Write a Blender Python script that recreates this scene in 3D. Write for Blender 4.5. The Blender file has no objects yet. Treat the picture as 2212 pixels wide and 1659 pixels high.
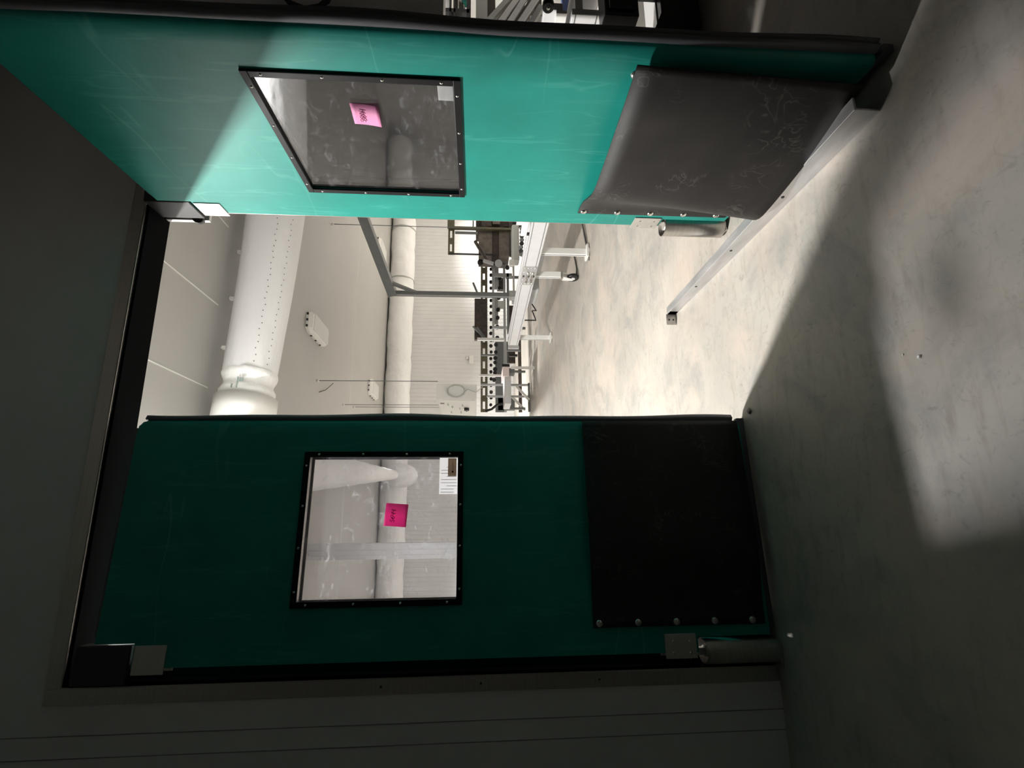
import bpy, bmesh, math, random
from mathutils import Vector, Matrix
random.seed(7)
PI = math.pi
S = bpy.context.scene
C = S.collection

# ------------------------------------------------------------------ camera
F_PX = 1020.33                                   # focal length in pixels of the 2212 px wide frame
CX, CY = 1093.7, 883.4                           # principal point
CAM = Vector((-0.1525, -1.6959, 1.03))
yaw, pit, rol = 0.2178, -0.0645, 0.0037
fwd = Vector((math.sin(yaw)*math.cos(pit), math.cos(yaw)*math.cos(pit), math.sin(pit)))
r0 = Vector((math.cos(yaw), -math.sin(yaw), 0)); u0 = r0.cross(fwd)
RT = r0*math.cos(rol) + u0*math.sin(rol)
UP = -r0*math.sin(rol) + u0*math.cos(rol)
cd = bpy.data.cameras.new('camera'); cam = bpy.data.objects.new('camera', cd); C.objects.link(cam)
cd.sensor_fit = 'HORIZONTAL'; cd.sensor_width = 36; cd.lens = 36*F_PX/2212
cd.shift_x = (1106-CX)/2212; cd.shift_y = (CY-829.5)/2212
cd.clip_start = 0.02
cx_, cy_, cz_ = -UP, RT, -fwd                    # the phone was held on its side: image left is up in the room
m = Matrix.Identity(4)
for i in range(3):
    m[i][0], m[i][1], m[i][2], m[i][3] = cx_[i], cy_[i], cz_[i], CAM[i]
cam.matrix_world = m
S.camera = cam

def at(ix, iy, ax, val):
    """the room point seen at a pixel of the photograph, on the plane axis=val"""
    d = RT*((CY-iy)/F_PX) + UP*((CX-ix)/F_PX) + fwd
    return CAM + d*((val-CAM[ax])/d[ax])

# ------------------------------------------------------------------ world, exposure
w = bpy.data.worlds.new('world'); S.world = w; w.use_nodes = True
w.node_tree.nodes['Background'].inputs[0].default_value = (0.9, 0.95, 1, 1)
w.node_tree.nodes['Background'].inputs[1].default_value = 0.0
S.view_settings.view_transform = 'Standard'
S.view_settings.look = 'None'
S.view_settings.gamma = 1
S.view_settings.use_curve_mapping = False
S.view_settings.exposure = 0.0

HC = 3.40           # ceiling of the bright hall
KS = (HC-CAM.z)/(2.945-CAM.z)
YF = 10.75          # its far wall
def SC(x, y, z): return tuple(CAM+(Vector((x, y, z))-CAM)*KS)   # measured once for a lower ceiling, moved out to the true one
WT = 0.12           # thickness of the wall with the door
LIGHTS = [          # ceiling lights of the hall, some of them added: x, y, size x, size y, watts, beam spread
    (-0.90, 1.24, 0.34, 0.15, 285, 180),
    (-2.75, 8.3, 0.9, 0.5, 170, 116),  # added out of view at the left to brighten the far wall
    (8.2, 4.4, 0.9, 0.6, 100, 140),
    (1.44, 8.3, 0.40, 0.5, 165, 116),  # added behind the closed leaf, lifts the lower far wall
    (7.4, 8.3, 0.8, 0.5, 290, 116),  # added behind the open leaf, same wall brightening
]
for (lx, ly, sx, sy, pw, spr) in LIGHTS:
    ld = bpy.data.lights.new('ceiling_lamp', 'AREA'); ld.shape = 'RECTANGLE'; ld.size = sx*.9; ld.size_y = sy*.9
    ld.energy = pw; ld.spread = math.radians(spr); ld.color = (1.0, 0.98, 0.945)
    lo = bpy.data.objects.new('ceiling_lamp', ld); C.objects.link(lo); lo.location = (lx, ly, HC-0.085)

# ------------------------------------------------------------------ materials
def mat(name, col, rough=.5, metal=0, nscale=0, namp=0, col2=None, bump=0, bscale=40, stretch=None, coat=0, rough_amp=0, spec=.5, bdist=.01):
    M = bpy.data.materials.new(name); M.use_nodes = True
    nt = M.node_tree; b = nt.nodes['Principled BSDF']; L = nt.links.new
    b.inputs['Base Color'].default_value = (*col, 1); b.inputs['Roughness'].default_value = rough
    b.inputs['Metallic'].default_value = metal; b.inputs['Specular IOR Level'].default_value = spec
    if coat: b.inputs['Coat Weight'].default_value = coat
    tc = nt.nodes.new('ShaderNodeTexCoord'); mp = nt.nodes.new('ShaderNodeMapping'); L(tc.outputs['Object'], mp.inputs[0])
    if stretch: mp.inputs['Scale'].default_value = stretch
    if nscale:
        n = nt.nodes.new('ShaderNodeTexNoise'); n.inputs['Scale'].default_value = nscale; n.inputs['Detail'].default_value = 8
        n.inputs['Roughness'].default_value = .62
        L(mp.outputs[0], n.inputs['Vector'])
        rp = nt.nodes.new('ShaderNodeValToRGB'); rp.color_ramp.elements[0].position = .32; rp.color_ramp.elements[1].position = .68
        c2 = col2 or tuple(min(1, c*(1+namp)) for c in col); c1 = tuple(c*(1-namp) for c in col)
        rp.color_ramp.elements[0].color = (*c1, 1); rp.color_ramp.elements[1].color = (*c2, 1)
        L(n.outputs[0], rp.inputs[0]); L(rp.outputs[0], b.inputs['Base Color'])
        if rough_amp:
            mr = nt.nodes.new('ShaderNodeMapRange'); mr.inputs['To Min'].default_value = rough-rough_amp; mr.inputs['To Max'].default_value = rough+rough_amp
            L(n.outputs[0], mr.inputs[0]); L(mr.outputs[0], b.inputs['Roughness'])
    if bump:
        n2 = nt.nodes.new('ShaderNodeTexNoise'); n2.inputs['Scale'].default_value = bscale; n2.inputs['Detail'].default_value = 6
        L(mp.outputs[0], n2.inputs['Vector'])
        bp = nt.nodes.new('ShaderNodeBump'); bp.inputs['Strength'].default_value = bump; bp.inputs['Distance'].default_value = bdist
        L(n2.outputs[0], bp.inputs['Height']); L(bp.outputs[0], b.inputs['Normal'])
    return M

def scratched(M, col, scale, amount, stretch=(1, 1, 1), width=.012, seed=0.0, dist=1.5, rot=(0, 0, 0), mask=.5):
    """thin pale scuff lines mixed over the base colour"""
    nt = M.node_tree; b = nt.nodes['Principled BSDF']; L = nt.links.new
    tc = nt.nodes.new('ShaderNodeTexCoord'); mp = nt.nodes.new('ShaderNodeMapping'); L(tc.outputs['Object'], mp.inputs[0])
    mp.inputs['Scale'].default_value = stretch; mp.inputs['Location'].default_value = (seed, seed*1.7, seed*.3)
    mp.inputs['Rotation'].default_value = rot
    n = nt.nodes.new('ShaderNodeTexNoise'); n.inputs['Scale'].default_value = scale; n.inputs['Detail'].default_value = 2
    n.inputs['Distortion'].default_value = dist
    L(mp.outputs[0], n.inputs['Vector'])
    s = nt.nodes.new('ShaderNodeMath'); s.operation = 'SUBTRACT'; s.inputs[1].default_value = .5; L(n.outputs[0], s.inputs[0])
    a = nt.nodes.new('ShaderNodeMath'); a.operation = 'ABSOLUTE'; L(s.outputs[0], a.inputs[0])
    r = nt.nodes.new('ShaderNodeMapRange'); r.inputs['From Min'].default_value = 0; r.inputs['From Max'].default_value = width
    r.inputs['To Min'].default_value = amount; r.inputs['To Max'].default_value = 0; L(a.outputs[0], r.inputs[0])
    n2 = nt.nodes.new('ShaderNodeTexNoise'); n2.inputs['Scale'].default_value = scale*.8; L(mp.outputs[0], n2.inputs['Vector'])
    r2 = nt.nodes.new('ShaderNodeMapRange'); r2.inputs['From Min'].default_value = mask; r2.inputs['From Max'].default_value = mask+.1
    L(n2.outputs[0], r2.inputs[0])
    mu = nt.nodes.new('ShaderNodeMath'); mu.operation = 'MULTIPLY'; L(r.outputs[0], mu.inputs[0]); L(r2.outputs[0], mu.inputs[1])
    mx = nt.nodes.new('ShaderNodeMixRGB'); mx.inputs[2].default_value = (*col, 1)
    src = b.inputs['Base Color']
    if src.is_linked: L(src.links[0].from_socket, mx.inputs[1])
    else: mx.inputs[1].default_value = src.default_value
    L(mu.outputs[0], mx.inputs[0]); L(mx.outputs[0], b.inputs['Base Color'])
    return M

def pane_mat(name, seed):
    """clear plastic pane with a fog of wipe marks and scratches"""
    M = bpy.data.materials.new(name); M.use_nodes = True; nt = M.node_tree; nt.nodes.clear(); L = nt.links.new
    out = nt.nodes.new('ShaderNodeOutputMaterial')
    tr = nt.nodes.new('ShaderNodeBsdfTransparent'); tr.inputs[0].default_value = (.78, .78, .80, 1)
    gl = nt.nodes.new('ShaderNodeBsdfGlossy'); gl.inputs['Roughness'].default_value = .03; gl.inputs[0].default_value = (1, 1, 1, 1)
    df = nt.nodes.new('ShaderNodeBsdfDiffuse'); df.inputs[0].default_value = (.62, .62, .66, 1)
    tl = nt.nodes.new('ShaderNodeBsdfTranslucent'); tl.inputs[0].default_value = (.7, .7, .73, 1)
    a0 = nt.nodes.new('ShaderNodeMixShader'); a0.inputs[0].default_value = .5; L(df.outputs[0], a0.inputs[1]); L(tl.outputs[0], a0.inputs[2])
    tc = nt.nodes.new('ShaderNodeTexCoord'); mp = nt.nodes.new('ShaderNodeMapping'); L(tc.outputs['Object'], mp.inputs[0])
    mp.inputs['Location'].default_value = (seed, seed, seed); mp.inputs['Scale'].default_value = (1, 1, 1.6)
    n = nt.nodes.new('ShaderNodeTexNoise'); n.inputs['Scale'].default_value = 22; n.inputs['Detail'].default_value = 12; n.inputs['Roughness'].default_value = .68; n.inputs['Distortion'].default_value = 1.0
    L(mp.outputs[0], n.inputs[0])
    r = nt.nodes.new('ShaderNodeMapRange'); r.inputs['From Min'].default_value = .55; r.inputs['From Max'].default_value = .80
    r.inputs['To Min'].default_value = .03; r.inputs['To Max'].default_value = .45; L(n.outputs[0], r.inputs[0])
    n3 = nt.nodes.new('ShaderNodeTexNoise'); n3.inputs['Scale'].default_value = 7; n3.inputs['Detail'].default_value = 3; n3.inputs['Distortion'].default_value = 3
    L(mp.outputs[0], n3.inputs[0])
    s = nt.nodes.new('ShaderNodeMath'); s.operation = 'SUBTRACT'; s.inputs[1].default_value = .47; L(n3.outputs[0], s.inputs[0])
    ab = nt.nodes.new('ShaderNodeMath'); ab.operation = 'ABSOLUTE'; L(s.outputs[0], ab.inputs[0])
    r3 = nt.nodes.new('ShaderNodeMapRange'); r3.inputs['From Max'].default_value = .003; r3.inputs['To Min'].default_value = .15; r3.inputs['To Max'].default_value = 0
    L(ab.outputs[0], r3.inputs[0])
    mxx = nt.nodes.new('ShaderNodeMath'); mxx.operation = 'MAXIMUM'; L(r.outputs[0], mxx.inputs[0]); L(r3.outputs[0], mxx.inputs[1])
    haze = nt.nodes.new('ShaderNodeMixShader'); L(mxx.outputs[0], haze.inputs[0]); L(tr.outputs[0], haze.inputs[1]); L(a0.outputs[0], haze.inputs[2])
    lw = nt.nodes.new('ShaderNodeLayerWeight'); lw.inputs[0].default_value = .5
    pw_ = nt.nodes.new('ShaderNodeMath'); pw_.operation = 'POWER'; pw_.inputs[1].default_value = 2.2; L(lw.outputs[1], pw_.inputs[0])
    mm = nt.nodes.new('ShaderNodeMapRange'); mm.inputs['To Min'].default_value = .035; mm.inputs['To Max'].default_value = .9; L(pw_.outputs[0], mm.inputs[0])
    fin = nt.nodes.new('ShaderNodeMixShader'); L(mm.outputs[0], fin.inputs[0]); L(haze.outputs[0], fin.inputs[1]); L(gl.outputs[0], fin.inputs[2])
    L(fin.outputs[0], out.inputs[0])
    return M

def emis(name, col, st):
    M = bpy.data.materials.new(name); M.use_nodes = True; nt = M.node_tree; nt.nodes.clear()
    o = nt.nodes.new('ShaderNodeOutputMaterial'); e = nt.nodes.new('ShaderNodeEmission'); e.inputs[0].default_value = (*col, 1); e.inputs[1].default_value = st
    nt.links.new(e.outputs[0], o.inputs[0]); return M

def floor_mat():
    M = mat('polished_concrete', (.46, .43, .385), .42, 0, 1.1, .16, bump=.04, bscale=60, rough_amp=.1)
    nt = M.node_tree; b = nt.nodes['Principled BSDF']; L = nt.links.new
    tc = nt.nodes.new('ShaderNodeTexCoord')
    src = b.inputs['Base Color'].links[0].from_socket
    for sc, st, lo, hi, col, f, dt in ((3.0, (1, 1, 1), .48, .66, (.27, .27, .26), .65, .8), (7, (1, 4.5, 1), .52, .72, (.30, .255, .205), .6, .3),
                                   (22, (1, 1, 1), .56, .74, (.22, .20, .175), .6, 2), (2.1, (1, 1, 1), .48, .66, (.60, .50, .42), .6, .5)):
        mp = nt.nodes.new('ShaderNodeMapping'); mp.inputs['Scale'].default_value = st; mp.inputs['Location'].default_value = (sc, sc*2, 0)
        L(tc.outputs['Object'], mp.inputs[0])
        n = nt.nodes.new('ShaderNodeTexNoise'); n.inputs['Scale'].default_value = sc; n.inputs['Detail'].default_value = 9; n.inputs['Roughness'].default_value = .65
        n.inputs['Distortion'].default_value = dt; L(mp.outputs[0], n.inputs[0])
        r = nt.nodes.new('ShaderNodeMapRange'); r.inputs['From Min'].default_value = lo; r.inputs['From Max'].default_value = hi; r.inputs['To Max'].default_value = f
        L(n.outputs[0], r.inputs[0])
        mx = nt.nodes.new('ShaderNodeMixRGB'); mx.inputs[2].default_value = (*col, 1); L(r.outputs[0], mx.inputs[0]); L(src, mx.inputs[1]); src = mx.outputs[0]
    # saw-cut joints every few metres
    L(src, b.inputs['Base Color'])
    return M

MT = {}
MT['floor'] = floor_mat()
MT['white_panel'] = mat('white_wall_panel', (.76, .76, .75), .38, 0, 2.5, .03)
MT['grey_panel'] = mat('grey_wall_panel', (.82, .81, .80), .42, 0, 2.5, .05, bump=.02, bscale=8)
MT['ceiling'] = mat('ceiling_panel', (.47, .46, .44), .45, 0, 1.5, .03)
MT['seam'] = mat('pale_sealant', (.85, .84, .80), .5)
MT['steel'] = mat('brushed_stainless', (.50, .48, .45), .34, 1, 6, .12, stretch=(1, 1, 30), bump=.05, bscale=30, rough_amp=.08)
MT['galv'] = mat('galvanised_steel', (.60, .60, .61), .42, .75, 18, .18, stretch=(1, .25, 1), rough_amp=.1)
MT['plate'] = mat('satin_metal_plate', (.58, .56, .53), .45, .8, 30, .06)
MT['teal'] = scratched(scratched(mat('teal_door_skin', (.014, .27, .225), .42, 0, 3.2, .14, bump=.02, bscale=25, spec=.3), (.22, .62, .54), 2.2, .26, (.45, 1, 2.8), .009, 3.1, .05, (0, .5, 0), .50),
                       (.10, .46, .39), 5, .30, (4, 1, .5), .03, 9.3, .1, (0, 0, 0), .5)
MT['rubber'] = scratched(mat('black_rubber_sheet', (.017, .0148, .0138), .62, 0, 9, .3, bump=.03, bscale=12, spec=.45), (.16, .14, .125), 12, .35, (1, 1, .7), .03, 5.0, 2.5, (0, .5, 0), .52)
MT['gasket'] = mat('black_rubber_gasket', (.12, .12, .135), .5)
MT['black'] = mat('black_plastic', (.012, .012, .013), .4)
MT['matte_black'] = mat('matte_black_seal_shade', (.005, .005, .006), .9, spec=.05)  # door seal, also the painted shade under the header
MT['win_frame'] = mat('black_window_trim', (.006, .006, .007), .45, spec=.2)
MT['pane_a'] = pane_mat('scratched_pane_left', 0.0)
MT['pane_b'] = pane_mat('scratched_pane_right', 4.3)
MT['bolt'] = mat('zinc_bolt', (.62, .60, .57), .25, 1)
MT['pink'] = mat('pink_note', (1.0, .16, .45), .6)
MT['pink2'] = mat('faded_pink_note', (.92, .36, .62), .6)
for k, st in (('pink', .35), ('pink2', .2)):
    nt = MT[k].node_tree; b = nt.nodes['Principled BSDF']; o = nt.nodes['Material Output']
    t = nt.nodes.new('ShaderNodeBsdfTranslucent'); t.inputs[0].default_value = (1, .22, .55, 1) if k == 'pink' else (1, .5, .75, 1)
    x = nt.nodes.new('ShaderNodeMixShader'); x.inputs[0].default_value = .6 if k == 'pink' else .3
    nt.links.new(b.outputs[0], x.inputs[1]); nt.links.new(t.outputs[0], x.inputs[2]); nt.links.new(x.outputs[0], o.inputs[0])
MT['ink'] = mat('dark_red_ink', (.20, .0, .03), .6)
MT['ink2'] = mat('faint_purple_ink', (.42, .12, .25), .6)
MT['paper'] = mat('white_paper', (.9, .9, .9), .6)
nt = MT['paper'].node_tree; b = nt.nodes['Principled BSDF']; o = nt.nodes['Material Output']
t = nt.nodes.new('ShaderNodeBsdfTranslucent'); t.inputs[0].default_value = (1, 1, 1, 1)
x = nt.nodes.new('ShaderNodeMixShader'); x.inputs[0].default_value = .85
nt.links.new(b.outputs[0], x.inputs[1]); nt.links.new(t.outputs[0], x.inputs[2]); nt.links.new(x.outputs[0], o.inputs[0])
MT['print'] = mat('grey_print', (.35, .42, .40), .6)
MT['brown_label'] = mat('brown_label', (.36, .29, .23), .6)
nt = MT['brown_label'].node_tree; b = nt.nodes['Principled BSDF']; o = nt.nodes['Material Output']
t = nt.nodes.new('ShaderNodeBsdfTranslucent'); t.inputs[0].default_value = (.62, .52, .42, 1)
x = nt.nodes.new('ShaderNodeMixShader'); x.inputs[0].default_value = .6
nt.links.new(b.outputs[0], x.inputs[1]); nt.links.new(t.outputs[0], x.inputs[2]); nt.links.new(x.outputs[0], o.inputs[0])
MT['emblem'] = mat('dark_red_emblem', (.12, .015, .01), .5)
MT['alu'] = mat('anodised_aluminium', (.74, .74, .76), .42, .35, 10, .03)
MT['alu_dark'] = mat('groove_shadow_gap', (.16, .16, .17), .5, .3)
MT['white_paint'] = mat('white_painted_metal', (.86, .85, .82), .4)
MT['grey_paint'] = mat('grey_painted_steel', (.20, .21, .21), .45, .2, 12, .06)
MT['lgrey_paint'] = mat('pale_grey_painted_steel', (.44, .45, .45), .45, .2, 12, .06)
MT['olive'] = mat('olive_primer_steel', (.16, .145, .09), .5, .3, 20, .2)
MT['dark_steel'] = mat('dark_oily_steel', (.075, .062, .052), .45, .4, 14, .4)
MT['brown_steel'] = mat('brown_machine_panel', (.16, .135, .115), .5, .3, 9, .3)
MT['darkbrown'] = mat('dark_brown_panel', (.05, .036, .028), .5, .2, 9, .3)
MT['blue'] = mat('blue_plastic', (.01, .06, .35), .4)
MT['orange'] = mat('orange_plastic', (.8, .2, .03), .5)
MT['pinkwhite'] = mat('pink_tinted_panel', (.86, .74, .73), .4)
def fabric():
    M = mat('white_duct_fabric', (.92, .92, .93), .75, 0, 3, .02, bump=.7, bscale=3.0, stretch=(.45, 1.2, 1.2), bdist=.07)
    return M
MT['fabric'] = fabric()
MT['fabric2'] = mat('white_duct_fabric_creased', (.92, .92, .91), .75, 0, 3, .02, bump=.55, bscale=1.7, stretch=(1.3, 1.0, 1.6), bdist=.14)
MT['emit'] = emis('lamp_lens', (1, .96, .88), 8)
MT['lens'] = mat('milky_lens', (.66, .66, .64), .35)
MT['hose'] = mat('grey_hose', (.52, .53, .50), .5)

# ------------------------------------------------------------------ mesh helpers
class MB:
    def __init__(s): s.v = []; s.f = []; s.sm = []; s.mark = None
    def add(s, vs, fs, smooth=False):
        o = len(s.v); s.v += [tuple(v) for v in vs]
        for f in fs: s.f.append([o+i for i in f]); s.sm.append(smooth)
        return s
    def box(s, x0, x1, y0, y1, z0, z1, M=None):
        vs = [Vector((x, y, z)) for x in (x0, x1) for y in (y0, y1) for z in (z0, z1)]
        if M: vs = [M @ v for v in vs]
        return s.add(vs, [(0, 1, 3, 2), (4, 6, 7, 5), (0, 4, 5, 1), (2, 3, 7, 6), (0, 2, 6, 4), (1, 5, 7, 3)])
    def bar(s, a, b, wd, ht, upv=(0, 0, 1)):
        a, b = Vector(a), Vector(b); d = (b-a).normalized(); u = Vector(upv)
        if abs(d.dot(u)) > .98: u = Vector((0, 1, 0))
        sd = d.cross(u).normalized(); u = sd.cross(d)
        vs = [p+sd*i*wd/2+u*j*ht/2 for p in (a, b) for i in (-1, 1) for j in (-1, 1)]
        return s.add(vs, [(0, 1, 3, 2), (4, 6, 7, 5), (0, 4, 5, 1), (2, 3, 7, 6), (0, 2, 6, 4), (1, 5, 7, 3)])
    def tube(s, pts, rad, n=12, cap=True):
        pts = [Vector(p) for p in pts]; rads = rad if isinstance(rad, (list, tuple)) else [rad]*len(pts)
        rings = []; up = None
        for i, p in enumerate(pts):
            d = (pts[min(i+1, len(pts)-1)]-pts[max(i-1, 0)]).normalized()
            if up is None: up = Vector((0, 0, 1)) if abs(d.z) < .9 else Vector((0, 1, 0))
            sd = d.cross(up).normalized(); up = sd.cross(d).normalized()
            rings.append([p+(sd*math.cos(2*PI*k/n)+up*math.sin(2*PI*k/n))*rads[i] for k in range(n)])
        vs = [v for r in rings for v in r]
        fs = [(i*n+k, i*n+(k+1) % n, (i+1)*n+(k+1) % n, (i+1)*n+k) for i in range(len(pts)-1) for k in range(n)]
        s.add(vs, fs, True)
        if cap:
            o = len(s.v)-len(vs)
            s.f.append([o+k for k in range(n)][::-1]); s.sm.append(False)
            s.f.append([o+(len(pts)-1)*n+k for k in range(n)]); s.sm.append(False)
        return s
    def cyl(s, a, b, r, n=20, r2=None): return s.tube([a, b], [r, r if r2 is None else r2], n)
    def prism(s, poly, y0, y1, ax=1):
        """polygon in (x,z) extruded along y (ax=1), or in (y,z) along x (ax=0)"""
        n = len(poly)
        P = (lambda a, b, c: (a, c, b)) if ax == 1 else (lambda a, b, c: (c, a, b))
        vs = [P(a, b, y0) for a, b in poly]+[P(a, b, y1) for a, b in poly]
        return s.add(vs, [tuple(range(n)), tuple(range(2*n-1, n-1, -1))]+[(i, i+n, (i+1) % n+n, (i+1) % n) for i in range(n)])
    def dome(s, c, nrm, r, h, n=14, k=4):
        c = Vector(c); nrm = Vector(nrm).normalized(); a = nrm.orthogonal().normalized(); b = nrm.cross(a)
        vs = []; 
        for j in range(k+1):
            t = j/k*PI/2; rr = r*math.cos(t) if j < k else r*.05
            vs += [c+nrm*h*math.sin(t)+(a*math.cos(2*PI*i/n)+b*math.sin(2*PI*i/n))*rr for i in range(n)]
        fs = [(j*n+i, j*n+(i+1) % n, (j+1)*n+(i+1) % n, (j+1)*n+i) for j in range(k) for i in range(n)]
        fs.append(tuple(k*n+i for i in range(n)))
        return s.add(vs, fs, True)
    def build(s, name, m, parent=None, bevel=0, loc=None, fix=True):
        me = bpy.data.meshes.new(name); me.from_pydata(s.v, [], s.f)
        me.polygons.foreach_set('use_smooth', s.sm); me.validate()
        if fix:
            bm = bmesh.new(); bm.from_mesh(me); bmesh.ops.recalc_face_normals(bm, faces=bm.faces[:]); bm.to_mesh(me); bm.free()
        me.materials.append(MT[m] if isinstance(m, str) else m)
        if s.mark:
            me.materials.append(MT[s.mark[1]])
            for p_ in me.polygons:
                if p_.index >= s.mark[0]: p_.material_index = 1
        o = bpy.data.objects.new(name, me); C.objects.link(o)
        if parent: o.parent = parent
        if loc: o.location = loc
        if bevel:
            b = o.modifiers.new('bevel', 'BEVEL'); b.width = bevel; b.segments = 2; b.limit_method = 'ANGLE'; b.angle_limit = .6
        return o

def tag(o, label, cat, group=None, kind=None):
    o['label'] = label; o['category'] = cat
    if group: o['group'] = group
    if kind: o['kind'] = kind
    return o
def struct(o): o['kind'] = 'structure'; return o
def thing(name, label, cat, loc=(0, 0, 0), rz=0, group=None, sc=1):
    o = bpy.data.objects.new(name, None); C.objects.link(o); o.location = loc; o.rotation_euler = (0, 0, rz); o.scale = (sc,)*3; o.empty_display_size = .1
    return tag(o, label, cat, group)
def relmat(root): return Matrix.Translation(-Vector(root.location))
def px(mb, ix0, iy0, ix1, iy1, Y, dy, root=None):
    """an upright box whose front face, on the plane y=Y, fills a rectangle of the photograph"""
    mx_, my_ = (ix0+ix1)/2, (iy0+iy1)/2
    zt, zb = at(ix0, my_, 1, Y).z, at(ix1, my_, 1, Y).z
    xr, xl = at(mx_, iy0, 1, Y).x, at(mx_, iy1, 1, Y).x
    o = root.location if root else Vector((0, 0, 0))
    mb.box(xl-o.x, xr-o.x, Y-o.y, Y+dy-o.y, zb-o.z, zt-o.z); return mb
def P(ix, iy, Y, root=None):
    p = at(ix, iy, 1, Y); return p-Vector(root.location) if root else p

# ------------------------------------------------------------------ setting
struct(MB().box(-6.6, 11.6, -4.6, YF+.1, -.1, 0).build('floor', 'floor'))
XI0, XI1 = -.668, 1.086      # inside faces of the jambs
ZH = 2.303                   # underside of the header
# wall with the doorway and the conveyor hatch
HX0, HX1, HZ0, HZ1 = 1.88, 2.75, .196, 1.188
wb = MB()
def wall_piece(x0, x1, z0, z1): wb.box(x0, x1, 0, WT, z0, z1)
wall_piece(-6.6, XI0, 0, 3.4); wall_piece(XI0, XI1, ZH, 3.4); wall_piece(XI1, HX0, 0, 3.4)
wall_piece(HX0, HX1, 0, HZ0); wall_piece(HX0, HX1, HZ1, 3.4); wall_piece(HX1, 11.6, 0, 3.4)
wall = struct(wb.build('wall_front', 'grey_panel'))
g = MB()
for gx in (-1.90, -.861, -.800):
    g.prism([(gx-.0012, 0), (gx+.0012, 0), (gx+.0012, 3.0), (gx-.0012, 3.0)], -.0010, .0)
struct(g.build('trim_1', mat('panel_joint', (.28, .28, .28), .5)))
# near room, unlit
struct(MB().box(-3.4, 4.2, -4.6, 0, 3.0, 3.1).build('ceiling_near', 'grey_panel'))
struct(MB().box(-3.5, -3.4, -4.6, 0, 0, 3.1).build('wall_near_left', 'grey_panel'))
struct(MB().box(4.2, 4.3, -4.6, 0, 0, 3.1).build('wall_near_right', 'grey_panel'))
struct(MB().box(-3.5, 4.3, -4.7, -4.6, 0, 3.1).build('wall_back', 'grey_panel'))
# bright hall: ribbed far wall
rb = MB(); n = 160; xs = [-6.5+i*18/n for i in range(n+1)]
poly = []
for i in range(n):
    a = xs[i]; d = 18/n
    poly += [(a, 0), (a+d*.62, 0), (a+d*.72, .008), (a+d*.9, .008)]
vs = []; fs = []
for i, (x_, y_) in enumerate(poly): vs += [(x_, YF+y_, 0), (x_, YF+y_, HC+.05)]
fs = [(2*i, 2*i+2, 2*i+3, 2*i+1) for i in range(len(poly)-1)]
rb.add(vs, fs); rb.box(-6.6, 11.6, YF+.01, YF+.1, 0, HC+.05)
struct(rb.build('wall_far', 'white_panel', fix=False))
struct(MB().box(-6.6, -6.5, WT, YF, 0, HC).build('wall_hall_left', 'white_panel'))
struct(MB().box(11.5, 11.6, WT, YF, 0, HC).build('wall_hall_right', 'white_panel'))
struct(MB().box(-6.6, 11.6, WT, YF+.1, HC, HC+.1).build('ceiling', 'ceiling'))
g = MB()
for sx_ in (-4.4, -3.75, -3.1, -2.45, -1.8, -1.16, -.52, .11, .745, 1.38, 2.03, 2.68, 3.33, 3.98, 4.63, 5.3, 5.9):
    gx = SC(sx_, 0, 0)[0]; g.box(gx-.005, gx+.005, WT, 2.5, HC-.004, HC)
g.box(-6.5, 11.5, 7.10, 7.112, HC-.004, HC)
struct(g.build('trim_2', 'seam'))
struct(MB().box(-6.5, 11.5, YF-.05, YF, HC-.07, HC).build('trim_3', 'white_panel'))
# column
cx0, cx1, cyy = SC(-.65, 4, 0)[0], SC(-.475, 4, 0)[0], SC(0, 4.0, 0)[1]; b = MB().box(cx0, cx1, cyy, cyy+.2, 0, HC)
for f_ in (.12, .45, .75): b.box(cx0+(cx1-cx0)*f_, cx0+(cx1-cx0)*(f_+.14), cyy-.01, cyy, 0, HC)
struct(b.build('trim_4', 'alu'))

# ------------------------------------------------------------------ stainless door frame
fr = thing('door_frame', 'brushed stainless steel frame lining the double doorway in the dark wall', 'door frame', (0, 0, 0))
fr['kind'] = 'structure'
FX0, FX1, FZ = -.714, 1.132, 2.350
for (x0, x1, nm) in ((FX0, XI0, 'jamb'), (XI1, FX1, 'jamb')):
    b = MB().box(x0, x1, -.006, 0.0, 0, FZ)
    ix = XI0 if x0 < 0 else XI1
    sgn = 1 if x0 < 0 else -1
    b.box(min(ix, ix+sgn*.003), max(ix, ix+sgn*.003), -.006, WT+.006, 0, ZH)
    b.box(x0, x1, WT, WT+.006, 0, FZ)
    b.build(nm, 'steel', fr, bevel=.0015)
b = MB().box(XI0, XI1, -.006, 0, ZH, FZ).box(XI0, XI1, -.006, WT+.006, ZH-.003, ZH).box(XI0, XI1, WT, WT+.006, ZH, FZ)
b.build('header', 'steel', fr, bevel=.0015)
b = MB().box(XI0+.004, XI1-.004, .004, WT+.004, ZH-.012, ZH-.003); b.build('header_shade_strip', 'matte_black', fr)  # black strip standing in for the shade on the header underside
MB().box(XI0+.003, -.616, .030, .042, .29, ZH-.02).box(XI0+.003, -.520, .036, .044, 0, .285).box(-.655, -.49, .020, .036, 0, .026).box(XI0+.003, -.655, -.004, .030, .27, ZH-.02).build('jamb_light_seal', 'matte_black', fr)  # hinge-side seal; its low foot pieces are added to stop light leaks
MB().box(1.024, XI1-.003, .018, .026, .30, 2.09).build('jamb_light_seal', 'matte_black', fr)  # added strip out of sight, blocks light through the open leaf's hinge gap
for z in (1.33, 1.01, .62): MB().cyl((-.69, -.0085, z), (-.69, -.0055, z), .0035, 10).build('screw', 'black', fr)

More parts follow.
